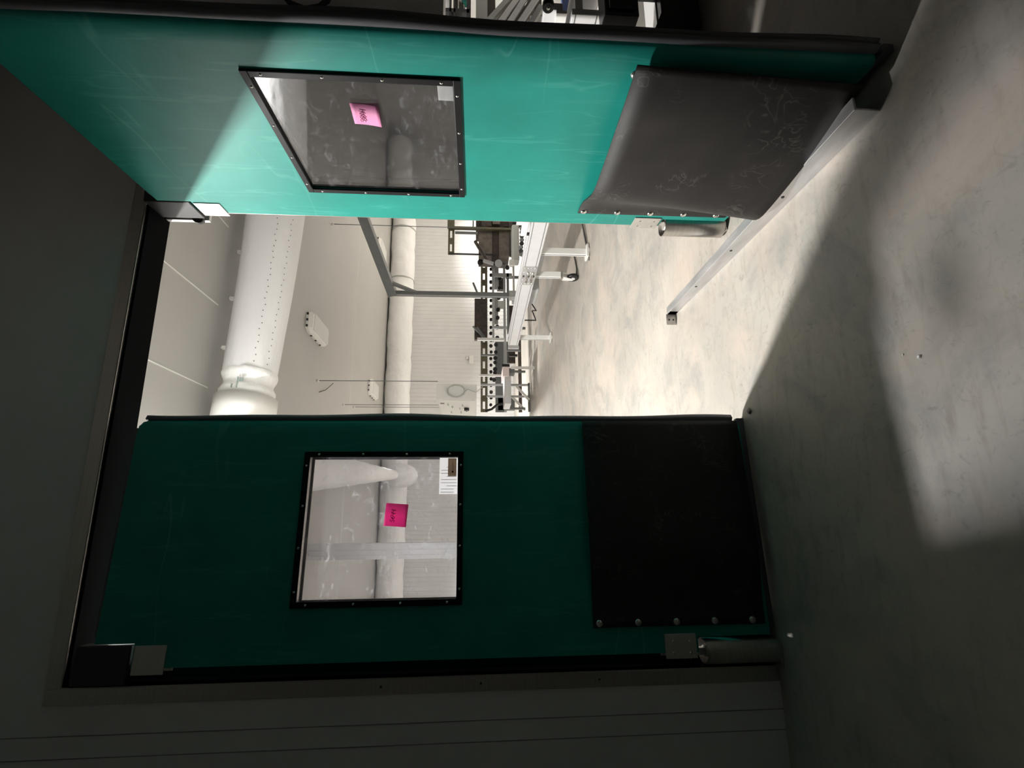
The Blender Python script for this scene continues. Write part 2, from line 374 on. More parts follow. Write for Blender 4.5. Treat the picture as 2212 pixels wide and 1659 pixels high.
# ------------------------------------------------------------------ the two impact door leaves
W_, T_, ZL = .82, .045, 2.209
WS0, WS1, WZ0, WZ1 = .163, .677, 1.073, 1.629
ZB = .030
def handwriting(parent, s0, z0, sc, y, m, slant=0):
    """5 6 4 4 scribbled with a felt pen"""
    G = [[[(.9, 1), (.25, 1), (.15, .55), (.6, .6), (.85, .3), (.55, 0), (.1, .08)]],
         [[(.8, 1), (.35, .75), (.12, .35), (.35, 0), (.75, .1), (.8, .42), (.45, .55), (.18, .4)]],
         [[(.2, 1), (.12, .45), (.8, .5)], [(.8, 1), (.72, -.1)]],
         [[(.2, 1), (.15, .5), (.8, .45)], [(.85, 1.05), (.75, -.2)]]]
    b = MB()
    for i, g_ in enumerate(G):
        for st in g_:
            pts = [(s0+(i*.95+x_)*sc, y, z0+z_*sc*1.15+slant*(i+x_)*sc) for x_, z_ in st]
            b.tube(pts, .0011*sc/.011, 6)
    return b.build('handwriting', m, parent)

def make_leaf(name, label, loc, rz, pane, bump_end, bulge):
    root = thing(name, label, 'door', loc, rz)
    h = T_/2; Pn = .748; zm = (WZ0+WZ1)/2; r = .004
    up = [(0, zm), (0, 2.09), (.072, 2.09), (.072, ZL)]
    up += [(Pn-r+r*math.sin(a*PI/12), ZL-r+r*math.cos(a*PI/12)) for a in range(7)]
    up += [(Pn, zm), (WS1-.01, zm), (WS1-.01, WZ1-.01), (WS0+.01, WZ1-.01), (WS0+.01, zm)]
    lo = [(0, zm), (WS0+.01, zm), (WS0+.01, WZ0+.01), (WS1-.01, WZ0+.01), (WS1-.01, zm), (Pn, zm)]
    lo += [(Pn-r+r*math.cos(a*PI/12), ZB+r-r*math.sin(a*PI/12)) for a in range(7)]
    lo += [(.047, ZB), (.047, .285), (0, .285)]
    pb = MB().prism(up, -h, h).prism(lo, -h, h)
    # the free edge of the panel rolls down to a thin nose
    pr = [(.748, h)]+[(.748+.047*math.sin(a*PI/16), h*(.40+.60*math.cos(a*PI/16))) for a in range(1, 9)]
    pr = pr+[(a, -c) for a, c in pr[::-1]]
    zs = [(ZB, .018), (ZB+.006, .006), (ZB+.018, 0), (ZL-.030, 0), (ZL-.012, .009), (ZL-.002, .024)]
    vs = [(min(a, .795-cut), c, z) for z, cut in zs for a, c in pr]; k = len(pr)
    pb.add(vs, [(i*k+j, i*k+j+1, (i+1)*k+j+1, (i+1)*k+j) for i in range(len(zs)-1) for j in range(k-1)], True)
    pb.f.append(list(range(len(pb.v)-len(vs), len(pb.v)-len(vs)+k))); pb.sm.append(False)
    pb.f.append(list(range(len(pb.v)-k, len(pb.v)))); pb.sm.append(False)
    pb.build('door_panel', 'teal', root)
    Pn = .795
    # gasket along the free edge: two soft wavy lips
    b = MB(); N = 60
    prof = [(-.004, -.008), (.006, -.017), (.020, -.010), (.020, -.004), (.010, 0), (.020, .004), (.020, .010), (.006, .017), (-.004, .008)]
    vs = []
    for i in range(N+1):
        z = ZB+.02+(ZL-.035-ZB)*i/N
        wv = .004*math.sin(z*5.2+.7)+.0025*math.sin(z*11)
        vs += [(Pn+.001+a+(wv if a > 0 else 0), c, z) for a, c in prof]
    k = len(prof)
    fs = [(i*k+j, i*k+j+1, (i+1)*k+j+1, (i+1)*k+j) for i in range(N) for j in range(k-1)]
    b.add(vs, fs, True); b.f.append(list(range(k))); b.sm.append(False); b.f.append([N*k+j for j in range(k)]); b.sm.append(False)
    b.build('edge_gasket', 'gasket', root)
    b = MB().box(.09, Pn-.03, -.012, .012, ZL, ZL+.014); b.build('top_gasket', 'gasket', root)
    b = MB().box(.07, Pn+.012, -.010, .010, .004, ZB); b.build('bottom_sweep', 'gasket', root)
    # window
    for sd in (-1, 1):
        b = MB(); y0, y1 = sorted((sd*h, sd*(h+.007))); fw = .020
        b.box(WS0, WS1, y0, y1, WZ0, WZ0+fw).box(WS0, WS1, y0, y1, WZ1-fw, WZ1)
        b.box(WS0, WS0+fw, y0, y1, WZ0+fw, WZ1-fw).box(WS1-fw, WS1, y0, y1, WZ0+fw, WZ1-fw)
        wf = b.build('window_frame', 'win_frame', root, bevel=.002)
        sc = MB()
        for i in range(4):
            for (s_, z_) in ((WS0+.05+i*(WS1-WS0-.1)/3, WZ0+.01), (WS0+.05+i*(WS1-WS0-.1)/3, WZ1-.01), (WS0+.01, WZ0+.05+i*(WZ1-WZ0-.1)/3), (WS1-.01, WZ0+.05+i*(WZ1-WZ0-.1)/3)):
                MB().dome((s_, sd*(h+.007), z_), (0, sd, 0), .0042, .0022, 8, 2).build('screw', 'bolt', wf)
    MB().box(WS0+.008, WS1-.008, -h+.004, -h+.010, WZ0+.008, WZ1-.008).build('window_pane', pane, root)
    # reveal of the cut-out
    b = MB(); a0, a1, c0, c1 = WS0+.0101, WS1-.0101, WZ0+.0101, WZ1-.0101
    b.box(a0, a0+.002, -h+.011, h-.001, c0, c1).box(a1-.002, a1, -h+.011, h-.001, c0, c1).box(a0, a1, -h+.011, h-.001, c0, c0+.002).box(a0, a1, -h+.011, h-.001, c1-.002, c1)
    b.build('window_reveal', 'plate', root)
    # rubber impact bumpers, bowed off both faces
    for sd in (-1, 1):
        N, K = 36, 10; s0, s1 = .083, bump_end; bz0, bz1 = .046, .637
        vs = []
        for i in range(N+1):
            s = s0+(s1-s0)*i/N; u = max(0, min(1, (s-.11)/(s1-.11)))
            prof = ((1-math.cos(PI*u/.36))/2 if u < .36 else 1-.72*((u-.36)/.64)**1.3) if u > 0 else 0
            for j in range(K+1):
                v = j/K; bl = (bulge if sd < 0 else .5*bulge)
                amp = bl*(1-v)+bl*.45*v
                zz = bz0+(bz1-bz0)*v+.022*prof*(1-v)*(bulge/.14)
                vs.append((s, sd*(h+.004+amp*prof), zz))
        fs = [(i*(K+1)+j, (i+1)*(K+1)+j, (i+1)*(K+1)+j+1, i*(K+1)+j+1) for i in range(N) for j in range(K)]
        bp = MB().add(vs, fs, True).build('bumper_sheet', 'rubber', root, fix=False)
        so = bp.modifiers.new('solid', 'SOLIDIFY'); so.thickness = .005; so.offset = 0
        for i in range(5):
            z = .617+(.090-.617)*i/4
            MB().dome((.096, sd*(h+.0065), z), (0, sd, 0), .0125, .007).build('bumper_bolt', 'bolt', bp)
        MB().dome((s1-.05, sd*(h+.001), .625), (0, sd, 0), .012, .008).build('bumper_bolt', 'bolt', bp)
    # hinge hardware
    for sd in (-1, 1):
        y0, y1 = sorted((sd*h, sd*(h+.004)))
        MB().box(-.018, .066, y0, y1, 1.99, 2.086).build('top_hinge_plate', 'plate', root, bevel=.002)
        p_ = MB().box(-.018, .058, y0, y1, .292, .400).build('bottom_hinge_plate', 'plate', root, bevel=.002)
        for (a, z) in ((.0, .315), (.035, .315), (.0, .372), (.035, .372)):
            MB().dome((a, sd*(h+.004), z), (0, sd, 0), .005, .002, 10, 2).build('screw', 'bolt', p_)
    MB().box(-.012, .010, -.012, .012, .26, .30).build('hinge_stem', 'plate', root)
    MB().box(-.045, .068, -.024, .024, 2.098, 2.262).build('top_pivot_block', 'black', root, bevel=.004)
    return root

YL = -.008
leaf_a = make_leaf('impact_door', 'closed teal impact door leaf with black rubber bumper and window, in shade', (-.611, YL, 0), .053, 'pane_a', .79, .035)
leaf_b = make_leaf('impact_door', 'teal impact door leaf swung open toward the viewer, brightly lit', (1.018, YL, 0), PI+1.4993, 'pane_b', .766, .15)

# barrel hinges standing at the foot of each jamb
for (x_, y_, lab) in ((-.612, -.008, 'stainless barrel hinge guard standing at the foot of the shaded jamb below the closed leaf'), (1.004, .006, 'stainless barrel hinge guard on the lit floor below the open leaf')):
    t = thing('hinge_barrel', lab, 'hinge', (x_, y_, 0))
    b = MB(); n = 28; R = .041; z0, z1 = .012, .262
    b.tube([(0, 0, z0), (0, 0, z1)], R, n, cap=False); b.tube([(0, 0, z0), (0, 0, z1)], R-.003, n, cap=False)
    b.build('barrel', 'steel', t)
    MB().cyl((0, 0, .01), (0, 0, .258), .018, 16).build('pivot_pin', 'plate', t)
    MB().box(-.055 if x_ < 0 else -.03, .03 if x_ < 0 else .075, -.03, .03, 0, .010).build('foot_plate', 'plate', t, bevel=.002)
# header brackets above the leaves
for (x_, y_, lab, s) in ((-.648, .075, 'bright metal pivot bracket in the upper corner over the closed leaf', -1), (1.04, .095, 'bright metal pivot bracket in the upper corner over the open leaf', 1)):
    t = thing('pivot_bracket', lab, 'bracket', (x_, y_, 0))
    MB().box(-.018, .030 if s < 0 else .045, -.008, .008, 2.115, ZH-.02).build('plate', 'white_paint', t, bevel=.002)
    MB().cyl((-.03*s, -.045, 2.14), (-.005*s, -.008, 2.155), .020, 16, .026).build('pivot_cup', 'black', t)

# notes and papers on the panes (they are stuck to the leaves but are things of their own)
def on_leaf(root, s, d, z):
    return Matrix.Translation(root.location) @ Matrix.Rotation(root.rotation_euler.z, 4, 'Z') @ Vector((s, d, z))
def leaf_thing(name, lab, cat, root, s, z):
    d = -T_/2+.0035
    return thing(name, lab, cat, on_leaf(root, s, d, z), root.rotation_euler.z)
def note(root, s, z, m, mi, ang, lab, size=.077):
    t = leaf_thing('sticky_note', lab, 'sticky note', root, s, z)
    t.rotation_euler = (0, ang, root.rotation_euler.z)
    N = 8; hs = size/2; vs = []
    for i in range(N+1):
        v = i/N
        for j in range(2): vs.append(((-hs, hs)[j], -.0008-.006*(max(0, .75-v))**2*1.5, -hs+size*v))
    b = MB().add(vs, [(2*i, 2*i+1, 2*i+3, 2*i+2) for i in range(N)], True)
    o = b.build('note_sheet', m, t, fix=False)
    so = o.modifiers.new('s', 'SOLIDIFY'); so.thickness = .0003; so.offset = 0
    handwriting(t, -.026, .004, .0115, -.0045, mi, .0)
    return t
note(leaf_a, .456, 1.303, 'pink', 'ink', .08, 'bright pink sticky note with dark handwriting on the window of the closed leaf')
note(leaf_b, .535, 1.345, 'pink2', 'ink2', .05, 'pale pink sticky note with faint writing on the window of the open leaf')
def label_sheet(root, lab, s0, s1, z0, z1, lines, brown):
    t = leaf_thing('instruction_sheet', lab, 'paper', root, (s0+s1)/2, z0)
    a = (s1-s0)/2
    MB().box(-a, a, -.0012, -.0008, 0, z1-z0).build('sheet', 'paper', t)
    if lines:
        p_ = MB()
        H_ = z1-z0
        for i in range(11):
            z = H_-.012-i*.0062 if 0 else None
        for i in range(9):
            sx_ = -a+.006+i*.011
            p_.box(sx_, sx_+.0016, -.0018, -.0013, .004 if i > 1 else .012, H_-.006-(.02 if i % 3 == 2 else 0))
        p_.build('print_lines', 'print', t)
    if brown:
        lb = MB().box(a-.066, a-.002, -.0030, -.0020, .004, .034).build('brown_label', 'brown_label', t, bevel=.0008)
        MB().box(a-.054, a-.047, -.0036, -.0030, .014, .0205).build('emblem', 'emblem', lb)
        MB().box(a-.044, a-.012, -.0036, -.0030, .0165, .0185).build('print_line', 'print', lb)
    return t
label_sheet(leaf_a, 'white instruction sheet with a brown label in the window corner of the closed leaf', .526, .655, 1.094, 1.158, True, True)
label_sheet(leaf_b, 'small blank white sheet in the window corner of the open leaf', .600, .656, 1.094, 1.135, False, False)

# ------------------------------------------------------------------ floor rail under the open leaf
t = thing('floor_rail', 'galvanised steel channel rail lying on the floor under the open leaf', 'rail', (.86, -.745, 0))
L_ = 1.27
b = MB()
b.prism([(.018, .0), (.018, .070), (-.020, .070), (-.020, .0640), (.0120, .0640), (.0120, .0)], 0, L_)
# flip so that the closed web faces the doorway
b.v = [(-x_, y_, z_) for x_, y_, z_ in b.v]
b.v = [(x_+.0, y_, z_*(1-.35*y_/L_)) for x_, y_, z_ in b.v]
b.build('channel', 'galv', t, bevel=.0015)
b = MB().box(-.075, -.018, L_-.003, L_, .0, .052).box(-.018, -.0145, L_-.04, L_, .0, .046)
b.build('end_tab', 'plate', t, bevel=.001)
for z in (.016, .038): MB().cyl((-.048, L_-.005, z), (-.048, L_-.0025, z), .0045, 10).build('tab_hole', 'black', t)
for y_ in (.34, .66, .96): MB().cyl((-.0195, y_, .036), (-.0175, y_, .036), .005, 10).build('slot_hole', 'black', t)
# bits on the floor
for (ix_, iy_, nm, mm_, r_, lab) in ((1987, 771, 'concrete_chip', 'seam', .007, 'pale chip lying on the dim floor patch nearest the viewer'), (1951, 766, 'concrete_chip', 'seam', .003, 'tiny pale chip lying just left of the larger chip'),
                              (1667, 465, 'anchor_bolt', 'dark_steel', .006, 'small dark bolt on the floor beside the galvanised rail'), (1620, 888, 'debris_flake', 'brown_steel', .012, 'dark flake on the floor by the foot of the closed leaf')):
    p = at(ix_, iy_, 2, 0)
    b = MB(); N = 7
    vs = [(r_*(.7+.5*random.random())*math.cos(2*PI*i/N), r_*(.7+.5*random.random())*math.sin(2*PI*i/N), 0) for i in range(N)]
    vs += [(x_*.6, y_*.6, r_*.6) for x_, y_, z_ in vs]
    b.add(vs, [tuple(range(N)), tuple(range(2*N-1, N-1, -1))]+[(i, (i+1) % N, N+(i+1) % N, N+i) for i in range(N)])
    o = b.build(nm, mm_); o.location = (p.x, p.y, 0.0005); tag(o, lab, 'debris')

# ------------------------------------------------------------------ hall: ceiling lights
def ceiling_box(x0, y0, lab, on=False, sx=.30, sy=.55, group='ceiling light boxes'):
    t = thing('ceiling_light', lab, 'ceiling light', SC(x0, y0, 2.945), 0, group, KS)
    a, c, hgt = sx/2, sy/2, .075
    pl = lambda a_, c_, z: [(-a_, -c_*.72, z), (-a_*.72, -c_, z), (a_*.72, -c_, z), (a_, -c_*.72, z), (a_, c_*.72, z), (a_*.72, c_, z), (-a_*.72, c_, z), (-a_, c_*.72, z)]
    vs = pl(a, c, 0)+pl(a, c, -.035)+pl(a*.86, c*.9, -hgt)
    fs = [(i, (i+1) % 8, 8+(i+1) % 8, 8+i) for i in range(8)]+[(8+i, 8+(i+1) % 8, 16+(i+1) % 8, 16+i) for i in range(8)]+[tuple(range(8)), tuple(range(23, 15, -1))]
    MB().add(vs, fs).build('housing', 'white_paint', t, bevel=.004)
    MB().box(-a*.78, a*.78, -c*.8, c*.8, -hgt-.006, -hgt).build('lens', 'emit' if on else 'lens', t)
    for i in (-1, 0, 1):
        MB().box(i*a*.55-.012, i*a*.55+.012, -c-.012, -c+.002, -.03, -.012).build('clip', 'black', t)
        MB().box(-a-.010, -a+.002, i*c*.5-.012, i*c*.5+.012, -.03, -.012).build('clip', 'black', t)
    return t
ceiling_box(2.0, 3.72, 'unlit white ceiling light box nearest the doorway, right of the white duct', sx=.26, sy=.62)
ceiling_box(2.09, 6.85, 'small unlit white ceiling light box far back beside the three hanging rods', sx=.30, sy=.62)
ceiling_box(4.98, 6.95, 'unlit white ceiling light box far right beyond the grey diagonal beam', sx=.3, sy=.62)
for i, (lx, ly, sx_, sy_, pw, spr) in enumerate(LIGHTS):
    b = MB().box(-sx_/2, sx_/2, -sy_/2, sy_/2, -.06, 0)
    t = thing('ceiling_light', ('lit ceiling light just behind the door header', 'added ceiling light at the far left of the hall, out of view, brightening the far wall', 'lit ceiling light over the right of the hall', 'added wall-brightening ceiling light out of view behind the closed leaf', 'added wall-brightening ceiling light out of view behind the open leaf')[i], 'ceiling light', (lx, ly, HC), 0, 'lit ceiling lights')
    b.build('housing', 'white_paint', t); MB().box(-sx_/2+.02, sx_/2-.02, -sy_/2+.02, sy_/2-.02, -.066, -.06).build('lens', 'emit', t)
# small loose ceiling cable
p0, p1 = at(689, 847, 2, HC), at(713, 828, 2, HC)
o = MB().tube([(p0.x, p0.y, HC-.004), (p0.x*.7+p1.x*.3, p0.y*.6+p1.y*.4, HC-.03), (p1.x, p1.y, HC-.05)], .006, 8).build('cable_stub', 'dark_steel'); tag(o, 'short dark cable end poking from the ceiling near a rod', 'cable')

# ------------------------------------------------------------------ fabric ducts
ang = .09
t = thing('fabric_duct', 'large white fabric air duct hanging below the ceiling nearest the doorway', 'air duct', SC(1.0, 1.789, 2.695), ang, None, KS)
N, K = 90, 28; vs = []
x0_, x1_ = -.14, 4.2
for i in range(N+1):
    u = x0_+(x1_-x0_)*i/N; rr = .185+.026*u
    for k in range(K):
        a = 2*PI*k/K
        rf = rr*(1+.020*math.sin(3*a+u*1.3)+.012*math.sin(7*a+u*2.1)+.012*math.exp(-(u-x0_)*3)*math.sin(13*a+u*8))
        sag = -.012*math.sin(u*2.2)
        vs.append((u, rf*math.cos(a)*.98, rf*math.sin(a)+sag))
fs = [(i*K+k, i*K+(k+1) % K, (i+1)*K+(k+1) % K, (i+1)*K+k) for i in range(N) for k in range(K)]
b = MB().add(vs, fs, True); b.mark = (len(b.f), 'alu_dark')
for row, a in enumerate((-2.63, -2.13)):
    for i in range(78):
        u = x0_+.05+i*.05; rr = (.185+.026*u)*1.012
        aa = a+.03*math.sin(i*2.3)
        b.dome((u, rr*math.cos(aa), rr*math.sin(aa)-.012*math.sin(u*2.2)), (0, math.cos(aa), math.sin(aa)), .0045, .0015, 6, 1)
b.build('duct_sleeve', 'fabric', t)
b = MB(); vs = []; K = 28; N = 8
for i in range(N+1):
    u = -.32+.19*i/N; r1 = .176+.012*math.sin(i*1.1)
    for k in range(K):
        a = 2*PI*k/K; rf = r1*(1+.02*math.sin(9*a+i))
        vs.append((u, rf*math.cos(a), rf*math.sin(a)))
b.add(vs, [(i*K+k, i*K+(k+1) % K, (i+1)*K+(k+1) % K, (i+1)*K+k) for i in range(N) for k in range(K)], True)
b.build('duct_collar', 'fabric2', t)
MB().box(-.30, -.27, -.186, -.180, .02, .03).box(-.255, -.225, -.187, -.181, -.045, -.02).box(-.30, -.22, -.187, -.182, -.012, -.006).build('printed_tag', 'print', t)
b = MB().tube([(-.325, 0, 0), (-.50, 0, 0)], .21, 28); b.build('duct_flange', 'white_paint', t)
vs = []; N, K = 70, 28
for i in range(N+1):
    u = -4.1+3.30*i/N
    for k in range(K):
        a = 2*PI*k/K; rf = .315*(1+.022*math.sin(3*a+u*1.3)+.012*math.sin(7*a+u*2.1))
        vs.append((u, rf*math.cos(a)-.05, rf*math.sin(a)-.085))
b = MB().add(vs, [(i*K+k, i*K+(k+1) % K, (i+1)*K+(k+1) % K, (i+1)*K+k) for i in range(N) for k in range(K)], True); b.mark = (len(b.f), 'alu_dark')
for a in (-2.63, -2.13):
    for i in range(70):
        u = -4.0+.05*i; b.dome((u, .318*math.cos(a)-.05, .318*math.sin(a)-.085), (0, math.cos(a), math.sin(a)), .0045, .0015, 6, 1)
b.build('duct_sleeve', 'fabric', t)
for ix_, iy_ in ((512, 536), (498, 643), (484, 754)):
    p = at(ix_, iy_, 1, SC(0, 1.82, 0)[1])
    q = Matrix.Rotation(-ang, 4, 'Z') @ ((p-Vector(t.location))/KS)
    MB().box(q.x-.012, q.x+.012, -.012, .012, .19+.02*q.x, .235+.02*q.x).cyl((q.x, 0, .2), (q.x, 0, .255), .003, 6).build('hanger_clip', 'white_paint', t)
# second duct, tight in the far corner
t = thing('fabric_duct', 'long creased white fabric duct along the top of the far wall', 'air duct', SC(0, 8.06, 2.678), 0, None, KS)
N, K = 220, 20; vs = []
for i in range(N+1):
    u = -5.0+13.8*i/N
    for k in range(K):
        a = 2*PI*k/K
        rf = .262*(1+.035*math.sin(u*6.5+3*math.sin(a*1+u*.4)+a*2)+.02*math.sin(u*17+a*3))
        vs.append((u, rf*math.cos(a)*.92, rf*math.sin(a)))
fs = [(i*K+k, i*K+(k+1) % K, (i+1)*K+(k+1) % K, (i+1)*K+k) for i in range(N) for k in range(K)]
MB().add(vs, fs, True).build('duct_sleeve', 'fabric2', t)
for u in (-3.2, 4.9, 6.13):
    MB().tube([(u-.01, 0, 0), (u+.01, 0, 0)], .272, 24).build('seam_band', 'hose', t)
# tapering branch that joins the two, seen through the window of the closed leaf
t = thing('branch_duct', 'tapering white fabric branch duct seen through the window of the closed leaf', 'air duct', SC(.22, 2.3, 2.62), 0, None, KS)
pts = []; rads = []
A = Vector((0, 0, 0)); B = Vector((.36, 5.1, -.06))
for i in range(25):
    v = i/24
    pts.append(A.lerp(B, v)); rads.append(.215*(1-v)+.085*v+.004*math.sin(i*2.1))
MB().tube(pts, rads, 24, cap=False).build('duct_sleeve', 'fabric2', t)
b = MB(); vs = []; K = 20; N = 12
for i in range(N+1):
    th_ = PI*i/N
    for k in range(K):
        a = 2*PI*k/K; vs.append((.36+.235*math.sin(th_)*math.cos(a)*1.0, 5.32-.30*math.cos(th_)+.0, -.145+.33*math.sin(th_)*math.sin(a)))
b.add(vs, [(i*K+k, i*K+(k+1) % K, (i+1)*K+(k+1) % K, (i+1)*K+k) for i in range(N) for k in range(K)], True)
b.build('duct_elbow', 'fabric', t)

# ------------------------------------------------------------------ hanging rods
def rod(p, zb, lab, r=.006):
    t = thing('hanging_rod', lab, 'rod', (p[0], p[1], HC), 0, 'rods hanging from the hall ceiling')
    MB().cyl((0, 0, 0), (0, 0, zb-HC), r, 8).build('rod_shaft', 'grey_paint', t)
    MB().cyl((0, 0, 0), (0, 0, -.035), .018, 12).build('ceiling_cap', 'white_paint', t)
q = at(717, 484, 2, HC); rod(q, .95, 'thin dark hanging rod beside the open leaf, right of the grey post')
q2 = at(684, 822, 2, HC); rod(q2, SC(0, 0, 1.5)[2]-.005, 'thin hanging rod holding the right corner of the control cabinet')
q3 = at(740, 874, 2, HC); rod(q3, SC(0, 0, 1.5)[2]-.005, 'longer hanging rod of the close pair over the control cabinet', .005)
q4 = at(763, 879, 2, HC); rod(q4, SC(0, 0, 1.5)[2]-.005, 'hanging rod nearest the closed leaf over the control cabinet', .005)

# ------------------------------------------------------------------ control cabinet hung on the rods
t = thing('control_cabinet', 'white control cabinet with a black switch hanging at the edge of the closed leaf', 'cabinet', SC(1.2, 3.90, 1.02), 0, None, KS)
MB().box(0, .195, 0, 1.85, 0, .485).build('cabinet_body', 'white_paint', t, bevel=.006)
dr = MB().box(-.012, 0, .02, 1.83, .02, .465).build('cabinet_door', 'white_paint', t, bevel=.003)
MB().cyl((-.012, .42, .13), (-.045, .42, .13), .035, 16).box(-.05, -.043, .37, .47, .122, .138).build('rotary_switch', 'black', dr)
for (y_, z_, w_, h_) in ((.16, .35, .12, .015), (.30, .30, .10, .02), (.20, .17, .12, .015), (.40, .21, .10, .015), (.13, .40, .05, .05), (.62, .2, .12, .015), (.62, .33, .12, .015)):
    MB().box(-.014, -.012, y_, y_+w_, z_, z_+h_).build('name_strip', 'brown_steel' if w_ < .06 else 'print', dr)
# coiled hose on the cabinet
t = thing('hose_coil', 'loops of pale hose hung on the side of the control cabinet', 'hose', SC(1.30, 3.87, 1.27), 0, None, KS)
pts = []
for i in range(90):
    a = i/89*2*PI*2.6; pts.append((.075*math.cos(a)+.004*math.sin(i), -.002-.006*math.sin(a*.38+1), .105*math.sin(a)*(1+.05*math.sin(a*.5))))
MB().tube(pts, .006, 8).build('hose_loops', 'hose', t)
MB().tube([pts[-1], (.02, -.01, -.14), (-.02, -.01, -.24), (.05, -.01, -.32), (.09, -.01, -.30)], .005, 8).build('hose_tail', 'hose', t)
MB().box(-.01, .01, -.01, .03, .09, .11).build('hose_hook', 'plate', t)

# small wall fitting
t = thing('wall_socket', 'small white fitting alone on the ribbed far wall', 'socket', tuple(at(1016, 777, 1, YF)), 0, None, KS)
MB().box(-.10, .09, -.05, 0, -.07, .03).build('socket_box', 'white_paint', t, bevel=.01)
MB().cyl((.03, -.03, .05), (.03, -.01, .10), .03, 12).build('socket_plug', 'white_paint', t)

# ------------------------------------------------------------------ grey post and beam
YH = 6.0
t = thing('gantry_frame', 'grey steel gantry post with a diagonal beam and brace standing in the machinery', 'gantry', (3.60, YH, 0))
top = P(845, 634, YH, t); far = P(775, 455, YH-.0, t); far = Vector((2.1, -.9, 0))+Vector((0, 0, 0))
e = at(781, 466, 1, 4.9)-Vector(t.location); e2 = top+(e-top)*1.6
b = MB(); px(b, 838, 629.5, 1120, 637, YH, .10, t); b.build('post', 'grey_paint', t, bevel=.004)
b = MB(); px(b, 842, 637.5, 1112, 639, YH-.002, .02, t); b.build('post_flange', 'lgrey_paint', t)
MB().bar(top+Vector((0, .05, -.02)), e2+Vector((0, .05, -.02)), .12, .15).build('beam', 'grey_paint', t, bevel=.004)
br0 = P(848, 615, YH, t); br1 = P(905, 632, YH, t)
MB().bar(top.lerp(e, .17)+Vector((0, .05, -.08)), br1+Vector((0, .05, 0)), .05, .05).build('brace', 'grey_paint', t)
px(MB(), 1100, 628, 1124, 641, YH-.03, .16, t).build('post_foot', 'lgrey_paint', t)

# ------------------------------------------------------------------ main aluminium conveyor (x = 2.1, running away from the wall)
t = thing('belt_conveyor', 'long aluminium belt conveyor on white legs running through the wall hatch', 'conveyor', (2.1, 0, 0))
y0_, y1_ = -.0, 4.43
y0_ = .0
YC0 = -.02+.16; YC0 = .02
def crail(x0):
    b = MB().box(x0, x0+.035, YC0, y1_, .452, .592)
    return b
for x0 in (0, .115):
    rl = crail(x0).build('side_rail', 'alu', t, bevel=.003)
    fx = -.0015 if x0 == 0 else .035
    for z in (.472, .572): MB().box(x0+fx, x0+fx+.002, YC0, y1_, z, z+.005).build('rail_groove', 'alu_dark', rl)
MB().box(.035, .115, YC0, y1_, .540, .575).build('belt', 'white_paint', t)
MB().box(.03, .12, y1_-.02, y1_+.05, .452, .592).build('end_roller_cover', 'lgrey_paint', t, bevel=.01)
# raised guide on the nearest stretch
gd = MB().box(.0, .02, YC0, 1.82, .615, .665).build('guide_rail', 'white_paint', t, bevel=.002)
for y_ in (.25, 1.0, 1.8): MB().box(.002, .018, y_-.012, y_+.012, .592, .615).build('guide_post', 'black', gd)
MB().box(.02, .06, YC0, .9, .634, .723).build('upper_guide', 'alu', t, bevel=.002)
# splice plate with bolts
sp = MB().box(-.006, -.001, 2.31, 2.665, .455, .59).build('splice_plate', 'galv', t, bevel=.001)
for y_ in (2.335, 2.42, 2.56, 2.64):
    for z in (.475, .508, .54, .573):
        MB().dome((-.006, y_, z), (-1, 0, 0), .008, .006, 8, 2).build('splice_bolt', 'bolt', sp)
for z in (.475, .523, .572): MB().box(-.011, -.006, 2.47, 2.50, z-.008, z+.008).build('splice_nut', 'black', sp)
for z in (.49, .535): MB().cyl((-.012, 2.40, z), (-.012, 2.60, z), .009, 10).build('splice_pin', 'bolt', sp)
def leg(y_, x_=0.045, foot=True, w=.06):
    for xx in (x_,):
        l = MB().box(xx, xx+w, y_-.02, y_+.02, .02 if foot else .185, .46).build('leg', 'white_paint', t, bevel=.003)
        MB().box(xx-.002, xx, y_-.004, y_+.004, .03 if foot else .19, .44).build('leg_groove', 'alu_dark', l)
        if foot:
            MB().cyl((xx+.03, y_, 0), (xx+.03, y_, .014), .05, 16).cyl((xx+.03, y_, .014), (xx+.03, y_, .05), .012, 10).box(xx-.03, xx+.09, y_-.05, y_+.05, .014, .03).build('leg_foot', 'white_paint', l)
        else:
            MB().box(xx-.012, xx+.055, y_-.035, y_+.035, .170, .182).build('caster_plate', 'bolt', l)
            MB().prism([(y_-.03, .17), (y_+.045, .17), (y_+.05, .06), (y_+.02, .045)], xx-.004, xx+.001, ax=0).prism([(y_-.03, .17), (y_+.045, .17), (y_+.05, .06), (y_+.02, .045)], xx+.041, xx+.046, ax=0).build('caster_fork', 'white_paint', l)
            MB().cyl((xx+.006, y_+.025, .058), (xx+.036, y_+.025, .058), .058, 24).build('caster_wheel', 'black', l)
            MB().cyl((xx+.002, y_+.025, .058), (xx+.040, y_+.025, .058), .022, 16).build('caster_hub', 'white_paint', l)
leg(.55); leg(2.17); leg(2.60, foot=False); leg(4.33)
MB().box(.06, .09, 2.19, 2.62, .40, .44).build('cross_brace', 'lgrey_paint', t)
MB().box(.06, .30, 2.9, 3.25, .36, .45).build('drive_motor', 'lgrey_paint', t, bevel=.01)
MB().tube([(.10, 3.3, .40), (.06, 3.42, .33), (.12, 3.55, .36), (.05, 3.68, .30), (.1, 3.8, .42)], .008, 8).build('motor_cable', 'black', t)
